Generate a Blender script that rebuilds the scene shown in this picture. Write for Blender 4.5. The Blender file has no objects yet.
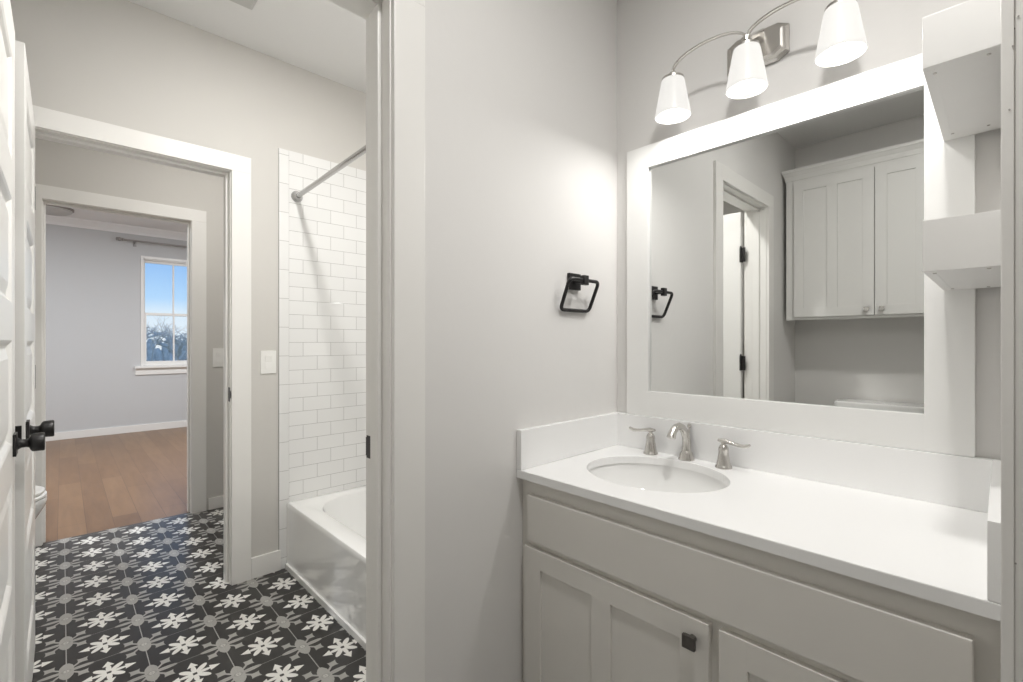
import bpy, bmesh, math, random
from mathutils import Vector, Matrix

scene = bpy.context.scene
COL = scene.collection
PI = math.pi
random.seed(4)

# ------------------------------------------------------------------ camera
F_PX = 470.0
cam_data = bpy.data.cameras.new('camera')
cam = bpy.data.objects.new('camera', cam_data)
COL.objects.link(cam)
cam.location = (0.0, 0.0, 1.2)
cam.rotation_euler = (PI / 2, 0, math.asin(0.7227))
cam_data.sensor_width = 36.0
cam_data.lens = F_PX / 1023.0 * 36.0
cam_data.shift_y = 1.0 / 1023.0
cam_data.clip_start = 0.01
scene.camera = cam

# ------------------------------------------------------------------ view / world
scene.view_settings.view_transform = 'Standard'
scene.view_settings.look = 'None'
scene.view_settings.gamma = 1.0
scene.view_settings.use_curve_mapping = False
scene.view_settings.exposure = 0.10
scene.cycles.use_denoising = True
scene.cycles.max_bounces = 12
scene.cycles.diffuse_bounces = 8
scene.cycles.glossy_bounces = 6
scene.cycles.transparent_max_bounces = 16
scene.cycles.sample_clamp_indirect = 6.0
scene.cycles.caustics_reflective = False
scene.cycles.caustics_refractive = False

world = bpy.data.worlds.new('world')
scene.world = world
world.use_nodes = True
wn = world.node_tree
wn.nodes.clear()
w_out = wn.nodes.new('ShaderNodeOutputWorld')
w_bg = wn.nodes.new('ShaderNodeBackground')
w_tc = wn.nodes.new('ShaderNodeTexCoord')
w_sep = wn.nodes.new('ShaderNodeSeparateXYZ')
w_ramp = wn.nodes.new('ShaderNodeValToRGB')
w_ramp.color_ramp.elements[0].position = 0.0
w_ramp.color_ramp.elements[0].color = (0.84, 0.90, 0.97, 1)
w_ramp.color_ramp.elements[1].position = 0.16
w_ramp.color_ramp.elements[1].color = (0.27, 0.50, 0.92, 1)
e = w_ramp.color_ramp.elements.new(0.050)
e.color = (0.72, 0.84, 0.97, 1)
e = w_ramp.color_ramp.elements.new(0.075)
e.color = (0.45, 0.69, 0.99, 1)
wn.links.new(w_tc.outputs['Generated'], w_sep.inputs[0])
wn.links.new(w_sep.outputs['Z'], w_ramp.inputs['Fac'])
wn.links.new(w_ramp.outputs['Color'], w_bg.inputs['Color'])
w_bg.inputs['Strength'].default_value = 1.0
wn.links.new(w_bg.outputs[0], w_out.inputs['Surface'])

# lamp levels (watts)
LV_BULB = 1.5          # each bulb of the vanity light
LV_SHADE = 0.58        # glow of the frosted shades
LV_FILL_VANITY = 13.0    # added fill light out of view, vanity room
LV_CAN_BATH = 21.5     # recessed can, bathroom
LV_FILL_HALL = 11.0      # unseen fill light added in the toilet alcove
LV_FILL_BED = 56.0      # fill lights added to brighten the bedroom (each)
WARM = (1.0, 0.98, 0.95)
NEUT = (1.0, 0.98, 0.95)
COOL = (0.93, 0.96, 1.0)

# ------------------------------------------------------------------ materials
def new_mat(name):
    m = bpy.data.materials.new(name)
    m.use_nodes = True
    nt = m.node_tree
    b = nt.nodes['Principled BSDF']
    return m, nt, b


def pmat(name, col, rough=0.5, metal=0.0, spec=0.5, noise=0.0, nscale=60, bump=0.0, bscale=200, coat=0.0):
    m, nt, b = new_mat(name)
    b.inputs['Base Color'].default_value = (*col, 1)
    b.inputs['Roughness'].default_value = rough
    b.inputs['Metallic'].default_value = metal
    b.inputs['Specular IOR Level'].default_value = spec
    b.inputs['Coat Weight'].default_value = coat
    tc = nt.nodes.new('ShaderNodeTexCoord')
    if noise > 0:
        n = nt.nodes.new('ShaderNodeTexNoise')
        n.inputs['Scale'].default_value = nscale
        n.inputs['Detail'].default_value = 3
        nt.links.new(tc.outputs['Object'], n.inputs['Vector'])
        mx = nt.nodes.new('ShaderNodeMix')
        mx.data_type = 'RGBA'
        mx.inputs[6].default_value = (*[max(0, c * (1 - noise)) for c in col], 1)
        mx.inputs[7].default_value = (*[min(1, c * (1 + noise)) for c in col], 1)
        nt.links.new(n.outputs['Fac'], mx.inputs[0])
        nt.links.new(mx.outputs[2], b.inputs['Base Color'])
    if bump > 0:
        n2 = nt.nodes.new('ShaderNodeTexNoise')
        n2.inputs['Scale'].default_value = bscale
        n2.inputs['Detail'].default_value = 4
        nt.links.new(tc.outputs['Object'], n2.inputs['Vector'])
        bp = nt.nodes.new('ShaderNodeBump')
        bp.inputs['Strength'].default_value = bump
        bp.inputs['Distance'].default_value = 0.004
        nt.links.new(n2.outputs['Fac'], bp.inputs['Height'])
        nt.links.new(bp.outputs[0], b.inputs['Normal'])
    return m


def emis(name, col, strength, rough=0.3):
    m, nt, b = new_mat(name)
    b.inputs['Base Color'].default_value = (*col, 1)
    b.inputs['Roughness'].default_value = rough
    b.inputs['Emission Color'].default_value = (*col, 1)
    b.inputs['Emission Strength'].default_value = strength
    return m


M = {}
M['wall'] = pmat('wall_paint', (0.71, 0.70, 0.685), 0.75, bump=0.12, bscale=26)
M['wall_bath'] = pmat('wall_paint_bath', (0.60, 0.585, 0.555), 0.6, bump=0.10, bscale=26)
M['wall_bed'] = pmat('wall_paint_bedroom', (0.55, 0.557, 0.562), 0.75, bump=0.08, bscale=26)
M['ceiling'] = pmat('ceiling_paint', (0.76, 0.755, 0.745), 0.85, bump=0.08, bscale=40)
M['ceiling_bed'] = pmat('ceiling_paint_bedroom', (0.86, 0.865, 0.87), 0.85, bump=0.08, bscale=40)
M['rod'] = pmat('grey_rod_metal', (0.34, 0.33, 0.32), 0.4, metal=0.6, noise=0.05, nscale=60)
M['trim'] = pmat('trim_paint', (0.80, 0.79, 0.765), 0.35, noise=0.01, nscale=8)
M['door'] = pmat('door_paint', (0.80, 0.795, 0.775), 0.32, noise=0.01, nscale=8)
M['cabinet'] = pmat('cabinet_paint', (0.73, 0.71, 0.67), 0.38, noise=0.02, nscale=10)
M['upper_cabinet'] = pmat('upper_cabinet_paint', (0.76, 0.755, 0.735), 0.38, noise=0.01, nscale=10)
M['mirror_frame'] = pmat('mirror_frame_paint', (0.80, 0.80, 0.785), 0.35, noise=0.01, nscale=10)
M['shelf'] = pmat('shelf_paint', (0.74, 0.735, 0.72), 0.4, noise=0.02, nscale=12)
M['quartz'] = pmat('white_quartz', (0.86, 0.86, 0.855), 0.22, noise=0.012, nscale=300)
M['porcelain'] = pmat('white_porcelain', (0.82, 0.82, 0.81), 0.08, coat=0.3, noise=0.005, nscale=5)
M['acrylic'] = pmat('tub_enamel', (0.86, 0.86, 0.85), 0.035, coat=0.5, noise=0.005, nscale=5)
M['nickel'] = pmat('brushed_nickel', (0.60, 0.58, 0.55), 0.27, metal=1.0, noise=0.04, nscale=90)
M['chrome'] = pmat('chrome', (0.74, 0.74, 0.74), 0.10, metal=1.0, noise=0.02, nscale=40)
M['rod_chrome'] = pmat('shower_rod_chrome', (0.46, 0.455, 0.45), 0.2, metal=1.0, noise=0.03, nscale=40)
M['pewter'] = pmat('dark_pewter', (0.16, 0.15, 0.14), 0.38, metal=0.9, noise=0.15, nscale=120)
M['black'] = pmat('matte_black_metal', (0.018, 0.017, 0.017), 0.38, metal=0.3, noise=0.1, nscale=90)
M['plastic'] = pmat('white_plastic', (0.82, 0.815, 0.79), 0.3, noise=0.005, nscale=20)
M['vent'] = pmat('vent_plastic', (0.52, 0.515, 0.50), 0.5, noise=0.02, nscale=20)
M['dark'] = pmat('dark_hole', (0.05, 0.048, 0.045), 0.7, noise=0.1, nscale=90)
M['filler'] = pmat('nail_filler', (0.38, 0.37, 0.35), 0.7, noise=0.1, nscale=90)
M['bronze'] = pmat('fixture_bronze', (0.30, 0.27, 0.25), 0.45, metal=0.4, noise=0.06, nscale=40)
M['mirror'] = pmat('mirror_silver', (0.82, 0.83, 0.82), 0.012, metal=1.0, noise=0.004, nscale=4)
M['bark'] = pmat('bare_bark', (0.66, 0.60, 0.55), 0.9, noise=0.25, nscale=8)
M['treeline'] = pmat('distant_branches', (0.66, 0.62, 0.58), 0.95, noise=0.35, nscale=3)  # pale tone puts the distance haze into the colour
M['ground'] = pmat('dry_grass', (0.30, 0.29, 0.20), 0.95, noise=0.3, nscale=2)
M['shade'] = emis('frosted_glass_lit', (1.0, 0.985, 0.955), LV_SHADE, 0.25)
M['shade'].node_tree.nodes['Principled BSDF'].inputs['Base Color'].default_value = (0.32, 0.315, 0.30, 1)
M['bulb'] = emis('bulb_glow', (1.0, 0.97, 0.92), 4.0)
M['can_or_fill_glow'] = emis('can_or_fill_lens_lit', (1.0, 0.97, 0.93), 4.0)


class NB:
    """tiny scalar expression builder on shader math nodes"""
    def __init__(self, nt):
        self.nt = nt

    def m(self, op, a, b=None, clamp=False):
        n = self.nt.nodes.new('ShaderNodeMath')
        n.operation = op
        n.use_clamp = clamp
        for i, v in enumerate((a, b)):
            if v is None:
                continue
            if isinstance(v, (int, float)):
                n.inputs[i].default_value = v
            else:
                self.nt.links.new(v, n.inputs[i])
        return n.outputs[0]

    def add(self, a, b): return self.m('ADD', a, b)
    def sub(self, a, b): return self.m('SUBTRACT', a, b)
    def mul(self, a, b): return self.m('MULTIPLY', a, b)
    def mx(self, a, b): return self.m('MAXIMUM', a, b)
    def mn(self, a, b): return self.m('MINIMUM', a, b)
    def lt(self, a, b): return self.m('LESS_THAN', a, b)
    def gt(self, a, b): return self.m('GREATER_THAN', a, b)
    def ab(self, a): return self.m('ABSOLUTE', a)
    def fr(self, a): return self.m('FRACT', a)

    def mixc(self, fac, c0, c1):
        n = self.nt.nodes.new('ShaderNodeMix')
        n.data_type = 'RGBA'
        self.nt.links.new(fac, n.inputs[0])
        for i, c in ((6, c0), (7, c1)):
            if isinstance(c, tuple):
                n.inputs[i].default_value = (*c, 1)
            else:
                self.nt.links.new(c, n.inputs[i])
        return n.outputs[2]


def floor_tile_mat():
    m, nt, b = new_mat('patterned_cement_tile')
    N = NB(nt)
    geo = nt.nodes.new('ShaderNodeNewGeometry')
    sep = nt.nodes.new('ShaderNodeSeparateXYZ')
    nt.links.new(geo.outputs['Position'], sep.inputs[0])
    P = 0.2245
    X0, Y0 = -3.255, 0.236
    fx = N.fr(N.mul(N.sub(sep.outputs['X'], X0 - 20 * P), 1 / P))
    fy = N.fr(N.mul(N.sub(sep.outputs['Y'], Y0 - 20 * P), 1 / P))
    ax = N.ab(N.sub(fx, 0.5))
    ay = N.ab(N.sub(fy, 0.5))
    a = N.mx(ax, ay)
    c = N.mn(ax, ay)
    r2 = 0.70710678

    def petal(u, w, u0, ru, rw):
        p = N.mul(N.sub(u, u0), 1 / ru)
        q = N.mul(w, 1 / rw)
        return N.lt(N.add(N.mul(p, p), N.mul(q, q)), 1.0)

    def fleur(u, w, s0, s1, h0, tip, hw, sw):
        stem = N.mul(N.mul(N.gt(u, s0), N.lt(u, s1)), N.lt(w, sw))
        head = N.mul(N.gt(u, h0), N.lt(w, N.mul(N.sub(tip, u), hw / (tip - h0))))
        mid = petal(u, w, (s0 + s1) / 2, (s1 - s0) / 2, sw * 1.5)
        return N.mx(N.mx(stem, head), mid)

    # white flower in the middle of each tile
    ud = N.mul(N.add(a, c), r2)
    wd = N.mul(N.sub(a, c), r2)
    flower = N.mx(petal(ud, wd, 0.150, 0.112, 0.045), fleur(a, c, 0.03, 0.22, 0.205, 0.350, 0.078, 0.024))
    # grey medallion on the tile corners
    qx = N.sub(0.5, ax)
    qy = N.sub(0.5, ay)
    A = N.mx(qx, qy)
    C = N.mn(qx, qy)
    ue = N.mul(N.add(A, C), r2)
    we = N.mul(N.sub(A, C), r2)
    rr = N.m('SQRT', N.add(N.mul(qx, qx), N.mul(qy, qy)))
    oval_ = petal(qx, qy, 0.02, 0.230, 0.090)
    oval_ = N.mx(oval_, petal(qx, qy, 0.11, 0.115, 0.086))
    side = N.mx(petal(qy, qx, 0.18, 0.160, 0.044), petal(qy, qx, 0.11, 0.10, 0.020))
    du = N.m('POWER', N.mul(N.ab(N.sub(ue, 0.280)), 1 / 0.112), 0.72)
    dw = N.m('POWER', N.mul(we, 1 / 0.102), 0.72)
    head = N.lt(N.add(du, dw), 1.0)
    stem_ = N.mul(N.mul(N.gt(ue, 0.05), N.lt(ue, 0.22)), N.lt(we, 0.018))
    med = N.mx(N.mx(oval_, side), N.mx(head, stem_))
    dots = N.mn(N.lt(rr, 0.036), N.gt(rr, 0.016))
    ring = N.mul(N.gt(rr, 0.050), N.lt(rr, 0.060))
    groutx = N.lt(qy, 0.0068)
    grouty = N.lt(qx, 0.0052)
    nz = nt.nodes.new('ShaderNodeTexNoise')
    nz.inputs['Scale'].default_value = 18
    nz.inputs['Detail'].default_value = 5
    nt.links.new(geo.outputs['Position'], nz.inputs['Vector'])
    base = N.mixc(nz.outputs['Fac'], (0.020, 0.019, 0.018), (0.036, 0.034, 0.032))
    col = N.mixc(med, base, (0.34, 0.335, 0.315))
    col = N.mixc(ring, col, (0.27, 0.265, 0.25))
    col = N.mixc(dots, col, (0.52, 0.51, 0.48))
    col = N.mixc(flower, col, (0.74, 0.73, 0.695))
    col = N.mixc(grouty, col, (0.27, 0.265, 0.25))
    col = N.mixc(groutx, col, (0.34, 0.335, 0.32))
    nt.links.new(col, b.inputs['Base Color'])
    b.inputs['Roughness'].default_value = 0.30
    g = N.mx(groutx, grouty)
    bp = nt.nodes.new('ShaderNodeBump')
    bp.inputs['Strength'].default_value = 0.35
    bp.inputs['Distance'].default_value = 0.001
    bp.invert = True
    nt.links.new(g, bp.inputs['Height'])
    nt.links.new(bp.outputs[0], b.inputs['Normal'])
    return m


def subway_mat(name, axis, u0, z0, bw=0.1524, rh=0.0747, offset=0.5):
    """white subway tile laid on a vertical wall; axis = horizontal world axis of the wall"""
    m, nt, b = new_mat(name)
    N = NB(nt)
    geo = nt.nodes.new('ShaderNodeNewGeometry')
    sep = nt.nodes.new('ShaderNodeSeparateXYZ')
    nt.links.new(geo.outputs['Position'], sep.inputs[0])
    cb = nt.nodes.new('ShaderNodeCombineXYZ')
    nt.links.new(N.sub(sep.outputs[axis], u0 - 40 * bw), cb.inputs[0])
    nt.links.new(N.sub(sep.outputs['Z'], z0 - 40 * rh), cb.inputs[1])
    br = nt.nodes.new('ShaderNodeTexBrick')
    br.offset = offset
    br.offset_frequency = 2
    br.inputs['Color1'].default_value = (0.80, 0.80, 0.79, 1)
    br.inputs['Color2'].default_value = (0.775, 0.775, 0.765, 1)
    br.inputs['Mortar'].default_value = (0.42, 0.415, 0.40, 1)
    br.inputs['Scale'].default_value = 1.0
    br.inputs['Mortar Size'].default_value = 0.0011
    br.inputs['Mortar Smooth'].default_value = 0.15
    br.inputs['Brick Width'].default_value = bw
    br.inputs['Row Height'].default_value = rh
    nt.links.new(cb.outputs[0], br.inputs['Vector'])
    nt.links.new(br.outputs['Color'], b.inputs['Base Color'])
    b.inputs['Roughness'].default_value = 0.12
    bp = nt.nodes.new('ShaderNodeBump')
    bp.inputs['Strength'].default_value = 0.5
    bp.inputs['Distance'].default_value = 0.001
    bp.invert = True
    nt.links.new(br.outputs['Fac'], bp.inputs['Height'])
    nt.links.new(bp.outputs[0], b.inputs['Normal'])
    return m


def wood_mat():
    m, nt, b = new_mat('oak_plank')
    N = NB(nt)
    geo = nt.nodes.new('ShaderNodeNewGeometry')
    sep = nt.nodes.new('ShaderNodeSeparateXYZ')
    nt.links.new(geo.outputs['Position'], sep.inputs[0])
    br = nt.nodes.new('ShaderNodeTexBrick')
    br.offset = 0.37
    br.inputs['Color1'].default_value = (0.160, 0.085, 0.040, 1)
    br.inputs['Color2'].default_value = (0.220, 0.125, 0.062, 1)
    br.inputs['Mortar'].default_value = (0.10, 0.05, 0.025, 1)
    br.inputs['Scale'].default_value = 1.0
    br.inputs['Mortar Size'].default_value = 0.0014
    br.inputs['Brick Width'].default_value = 1.25
    br.inputs['Row Height'].default_value = 0.135
    cb = nt.nodes.new('ShaderNodeCombineXYZ')
    nt.links.new(N.add(sep.outputs['X'], 20.0), cb.inputs[0])
    nt.links.new(N.add(sep.outputs['Y'], 20.0), cb.inputs[1])
    nt.links.new(cb.outputs[0], br.inputs['Vector'])
    st = nt.nodes.new('ShaderNodeCombineXYZ')
    nt.links.new(N.mul(sep.outputs['X'], 1.6), st.inputs[0])
    nt.links.new(N.mul(sep.outputs['Y'], 13.0), st.inputs[1])
    nz = nt.nodes.new('ShaderNodeTexNoise')
    nz.inputs['Scale'].default_value = 1.6
    nz.inputs['Detail'].default_value = 6
    nz.inputs['Distortion'].default_value = 0.6
    nt.links.new(st.outputs[0], nz.inputs['Vector'])
    grain = N.mixc(nz.outputs['Fac'], (0.62, 0.58, 0.55), (1.30, 1.32, 1.34))
    mu = nt.nodes.new('ShaderNodeMix')
    mu.data_type = 'RGBA'
    mu.blend_type = 'MULTIPLY'
    mu.inputs[0].default_value = 0.85
    nt.links.new(br.outputs['Color'], mu.inputs[6])
    nt.links.new(grain, mu.inputs[7])
    nt.links.new(mu.outputs[2], b.inputs['Base Color'])
    b.inputs['Roughness'].default_value = 0.33
    return m


def glass_mat():
    m = bpy.data.materials.new('window_glass')
    m.use_nodes = True
    nt = m.node_tree
    nt.nodes.clear()
    out = nt.nodes.new('ShaderNodeOutputMaterial')
    tr = nt.nodes.new('ShaderNodeBsdfTransparent')
    tr.inputs[0].default_value = (0.97, 0.985, 0.98, 1)
    gl = nt.nodes.new('ShaderNodeBsdfGlossy')
    gl.inputs['Roughness'].default_value = 0.02
    fr = nt.nodes.new('ShaderNodeFresnel')
    fr.inputs[0].default_value = 1.45
    mx = nt.nodes.new('ShaderNodeMixShader')
    nt.links.new(fr.outputs[0], mx.inputs[0])
    nt.links.new(tr.outputs[0], mx.inputs[1])
    nt.links.new(gl.outputs[0], mx.inputs[2])
    nt.links.new(mx.outputs[0], out.inputs[0])
    return m


M['floor_tile'] = floor_tile_mat()
M['subway_far'] = subway_mat('subway_tile_far', 'Y', 1.024, 1.198 - 0.0747)
M['subway_side'] = subway_mat('subway_tile_side', 'X', -2.64, 1.198 - 0.0747)
M['subway_edge'] = subway_mat('bullnose_tile', 'Y', 0.8245, 1.431, bw=0.0508, rh=0.1524, offset=0.0)
M['wood'] = wood_mat()
M['glass'] = glass_mat()

# ------------------------------------------------------------------ mesh helpers
class MB:
    def __init__(self):
        self.bm = bmesh.new()

    def _bevel(self, verts, w, seg=2):
        if w <= 0:
            return
        edges = list({ed for v in verts for ed in v.link_edges})
        bmesh.ops.bevel(self.bm, geom=edges, offset=w, segments=seg, profile=0.7, affect='EDGES', clamp_overlap=True)

    def box(self, x0, x1, y0, y1, z0, z1, bev=0.0, seg=2):
        vs = [self.bm.verts.new((x, y, z)) for x in (x0, x1) for y in (y0, y1) for z in (z0, z1)]
        for f in ((0, 1, 3, 2), (4, 6, 7, 5), (0, 4, 5, 1), (2, 3, 7, 6), (0, 2, 6, 4), (1, 5, 7, 3)):
            self.bm.faces.new([vs[i] for i in f])
        self._bevel(vs, bev, seg)
        return self

    def loops(self, rings, cap0=True, cap1=True, closed=True):
        """loft a list of rings (same number of points each)"""
        rv = [[self.bm.verts.new(p) for p in r] for r in rings]
        n = len(rv[0])
        for a, b in zip(rv[:-1], rv[1:]):
            for i in range(n if closed else n - 1):
                j = (i + 1) % n
                self.bm.faces.new((a[i], a[j], b[j], b[i]))
        if cap0:
            self.bm.faces.new(list(reversed(rv[0])))
        if cap1:
            self.bm.faces.new(rv[-1])
        return self

    def lathe(self, prof, origin=(0, 0, 0), axis='Z', n=32, cap0=True, cap1=True):
        """prof: list of (radius, height)"""
        o = Vector(origin)
        rings = []
        for r, h in prof:
            ring = []
            for i in range(n):
                t = 2 * PI * i / n
                c, s = r * math.cos(t), r * math.sin(t)
                if axis == 'Z':
                    p = Vector((c, s, h))
                elif axis == 'Y':
                    p = Vector((s, h, c))
                elif axis == '-Y':
                    p = Vector((c, -h, s))
                elif axis == 'X':
                    p = Vector((h, c, s))
                ring.append(o + p)
            rings.append(ring)
        return self.loops(rings, cap0, cap1)

    def tube(self, pts, rad, n=12, caps=True, flat=1.0, up=(0, 0, 1)):
        """sweep a round (or flattened) section along points; rad = number or list"""
        pts = [Vector(p) for p in pts]
        rings = []
        prev = None
        for i, p in enumerate(pts):
            t = (pts[min(i + 1, len(pts) - 1)] - pts[max(i - 1, 0)]).normalized()
            if prev is None:
                u = Vector(up)
                if abs(u.dot(t)) > 0.95:
                    u = Vector((1, 0, 0)) if abs(t.x) < 0.9 else Vector((0, 1, 0))
                a = (u - t * u.dot(t)).normalized()
            else:
                a = (prev - t * prev.dot(t)).normalized()
            prev = a
            bb = t.cross(a)
            r = rad[i] if isinstance(rad, (list, tuple)) else rad
            rings.append([p + a * (r * flat * math.cos(2 * PI * k / n)) + bb * (r * math.sin(2 * PI * k / n)) for k in range(n)])
        return self.loops(rings, caps, caps)

    def prism(self, poly, z0, z1, axis='Z', bev=0.0):
        """extrude polygon; axis Z: poly (x,y); axis Y: poly (x,z); axis X: poly (y,z)"""
        def P(q, h):
            return {'Z': (q[0], q[1], h), 'Y': (q[0], h, q[1]), 'X': (h, q[0], q[1])}[axis]
        a = [self.bm.verts.new(P(q, z0)) for q in poly]
        b = [self.bm.verts.new(P(q, z1)) for q in poly]
        n = len(poly)
        for i in range(n):
            j = (i + 1) % n
            self.bm.faces.new((a[i], a[j], b[j], b[i]))
        self.bm.faces.new(list(reversed(a)))
        self.bm.faces.new(b)
        self._bevel(a + b, bev)
        return self

    def build(self, name, mat, parent=None, smooth=False, local=False, ang=40):
        bmesh.ops.recalc_face_normals(self.bm, faces=self.bm.faces[:])
        me = bpy.data.meshes.new(name)
        if parent is not None and not local:
            off = world_loc(parent)
            bmesh.ops.translate(self.bm, verts=self.bm.verts[:], vec=-off)
        if smooth:
            for f in self.bm.faces:
                f.smooth = True
            for ed in self.bm.edges:
                if len(ed.link_faces) == 2 and ed.calc_face_angle(0) > math.radians(ang):
                    ed.smooth = False
        self.bm.to_mesh(me)
        self.bm.free()
        me.materials.append(mat)
        o = bpy.data.objects.new(name, me)
        COL.objects.link(o)
        if parent is not None:
            o.parent = parent
        return o


def world_loc(o):
    v = Vector((0, 0, 0))
    while o is not None:
        v += o.location
        o = o.parent
    return v


def thing(name, label, cat, loc=(0, 0, 0), group=None, kind=None, rz=0.0):
    o = bpy.data.objects.new(name, None)
    o.empty_display_size = 0.05
    COL.objects.link(o)
    o.location = loc
    o.rotation_euler = (0, 0, rz)
    tag(o, label, cat, group, kind)
    return o


def tag(o, label=None, cat=None, group=None, kind=None):
    if label:
        o['label'] = label
    if cat:
        o['category'] = cat
    if group:
        o['group'] = group
    if kind:
        o['kind'] = kind
    return o


def struct(mb, name, mat, smooth=False):
    return tag(mb.build(name, mat, smooth=smooth), kind='structure')


def copy_tree(o, parent=None):
    c = o.copy()
    COL.objects.link(c)
    c.parent = parent
    for ch in list(o.children):
        copy_tree(ch, c)
    return c


def lamp(name, kind, loc, watts, col, size=0.05, parent=None, rot=(0, 0, 0)):
    ld = bpy.data.lights.new(name, kind)
    ld.energy = watts
    ld.color = col
    if kind == 'AREA':
        ld.shape = 'DISK'
        ld.size = size
    else:
        ld.shadow_soft_size = size
    o = bpy.data.objects.new(name, ld)
    COL.objects.link(o)
    if parent is not None:
        o.parent = parent
        o.location = Vector(loc) - world_loc(parent)
    else:
        o.location = loc
    o.rotation_euler = rot
    return o


def oval(cx, cy, z, a, b, n=64, p=2.0, p_front=None):
    """superellipse ring"""
    out = []
    for i in range(n):
        t = 2 * PI * i / n
        c, s = math.cos(t), math.sin(t)
        out.append(Vector((cx + a * math.copysign(abs(c) ** (2 / p), c), cy + b * math.copysign(abs(s) ** (2 / p), s), z)))
    return out

# ------------------------------------------------------------------ room shell
XT, XT2 = -1.026, -1.141      # wall with the towel ring: vanity face / bathroom face
YM = 1.543                    # mirror wall
YB = -0.708                   # back wall (reflected)
XD, XD2 = -2.64, -2.76        # bathroom / alcove wall
XH, XH2 = -3.93, -4.05        # alcove / bedroom wall
XB = -8.0                     # bedroom far wall
ZV, ZT, ZR = 2.578, 2.69, 2.735
YTB = 1.62                    # back of the tub
YL = -1.20                    # hidden side of bathroom and alcove
D1 = (-0.113, 0.573)          # vanity doorway
D2 = (-0.120, 0.600)          # bathroom doorway
D3 = (-0.082, 0.651)          # bedroom doorway
HD = 2.043                    # door head height

# floors
struct(MB().box(XH - 0.03, 1.25, YL - 0.1, 1.75, -0.06, 0.0), 'floor', M['floor_tile'])
struct(MB().box(XB - 0.1, XH - 0.03, -1.7, 2.7, -0.06, 0.0), 'floor_bedroom', M['wood'])
# ceilings
struct(MB().box(XT - 0.06, 1.25, YB - 0.1, YM + 0.1, ZV, ZV + 0.06), 'ceiling', M['ceiling'])
struct(MB().box(XH - 0.06, XT2 + 0.055, YL - 0.1, 1.75, ZT, ZT + 0.06), 'ceiling_bath', M['ceiling'])
struct(MB().box(XB - 0.1, XH - 0.06, -1.7, 2.7, ZR, ZR + 0.06), 'ceiling_bedroom', M['ceiling_bed'])


def wall_with_door(x0, x1, ya, yb, d, z1):
    m = MB()
    m.box(x0, x1, ya, d[0] - 0.018, 0, z1)
    m.box(x0, x1, d[1] + 0.018, yb, 0, z1)
    m.box(x0, x1, d[0] - 0.018, d[1] + 0.018, HD + 0.018, z1)
    return m


struct(wall_with_door(XT2, XT, YL, YM + 0.2, D1, ZT + 0.03), 'wall_left', M['wall'])
struct(MB().box(XT, 1.25, YM, YM + 0.1, 0, ZV), 'wall_front', M['wall'])
struct(MB().box(XT, 1.25, YB - 0.1, YB, 0, ZV), 'wall_back', M['wall'])
w = MB()
w.box(0.0, 0.115, 0.95, YM, 0, ZV)
w.box(0.115, 1.1, 0.95, 1.065, 0, ZV)
w.box(1.1, 1.22, YB, 1.065, 0, ZV)
struct(w, 'wall_right', M['wall'])
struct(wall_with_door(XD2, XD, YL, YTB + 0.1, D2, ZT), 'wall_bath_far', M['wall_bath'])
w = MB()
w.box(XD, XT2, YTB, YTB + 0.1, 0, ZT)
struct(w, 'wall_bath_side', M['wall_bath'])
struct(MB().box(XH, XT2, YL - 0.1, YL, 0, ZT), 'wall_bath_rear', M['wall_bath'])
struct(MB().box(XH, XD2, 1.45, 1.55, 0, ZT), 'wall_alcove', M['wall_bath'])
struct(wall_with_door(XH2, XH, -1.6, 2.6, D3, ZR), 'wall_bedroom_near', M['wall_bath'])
# bedroom far wall with a window opening
WY = (0.792, 1.468)
WZ = (0.880, 2.325)
w = MB()
w.box(XB - 0.12, XB, -1.6, WY[0], 0, ZR)
w.box(XB - 0.12, XB, WY[1], 2.6, 0, ZR)
w.box(XB - 0.12, XB, WY[0], WY[1], 0, WZ[0])
w.box(XB - 0.12, XB, WY[0], WY[1], WZ[1], ZR)
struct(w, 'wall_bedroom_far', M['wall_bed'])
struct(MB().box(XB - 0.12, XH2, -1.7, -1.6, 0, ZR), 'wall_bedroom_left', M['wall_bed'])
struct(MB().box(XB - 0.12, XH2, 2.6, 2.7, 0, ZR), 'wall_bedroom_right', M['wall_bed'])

# baseboards
BB = 0.105
struct(MB().box(XB, XB + 0.014, -1.6, 2.6, 0, 0.092, 0.003), 'baseboard_bedroom_far', M['trim'])
struct(MB().box(XB + 0.014, XH2, -1.6, -1.586, 0, 0.092, 0.003), 'baseboard_bedroom_left', M['trim'])
w = MB()
w.box(XD, XD + 0.014, 0.692, 0.832, 0, BB, 0.003)
struct(w, 'baseboard_bath_far', M['trim'])
struct(MB().box(XH, XH + 0.014, 0.757, 1.45, 0, 0.082, 0.003), 'baseboard_alcove', M['trim'])
struct(MB().box(XT, XT + 0.014, 0.668, 1.04, 0, BB, 0.003), 'baseboard_left', M['trim'])
struct(MB().box(XT + 0.014, 1.1, YB, YB + 0.014, 0, BB, 0.003), 'baseboard_back', M['trim'])
# crown line in the bedroom
struct(MB().prism([(XB, 2.632), (XB + 0.012, 2.632), (XB + 0.022, 2.66), (XB + 0.07, 2.715), (XB + 0.075, ZR), (XB, ZR)], -1.6, 2.6, 'Y'),
       'trim_5', M['ceiling_bed'])

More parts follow.
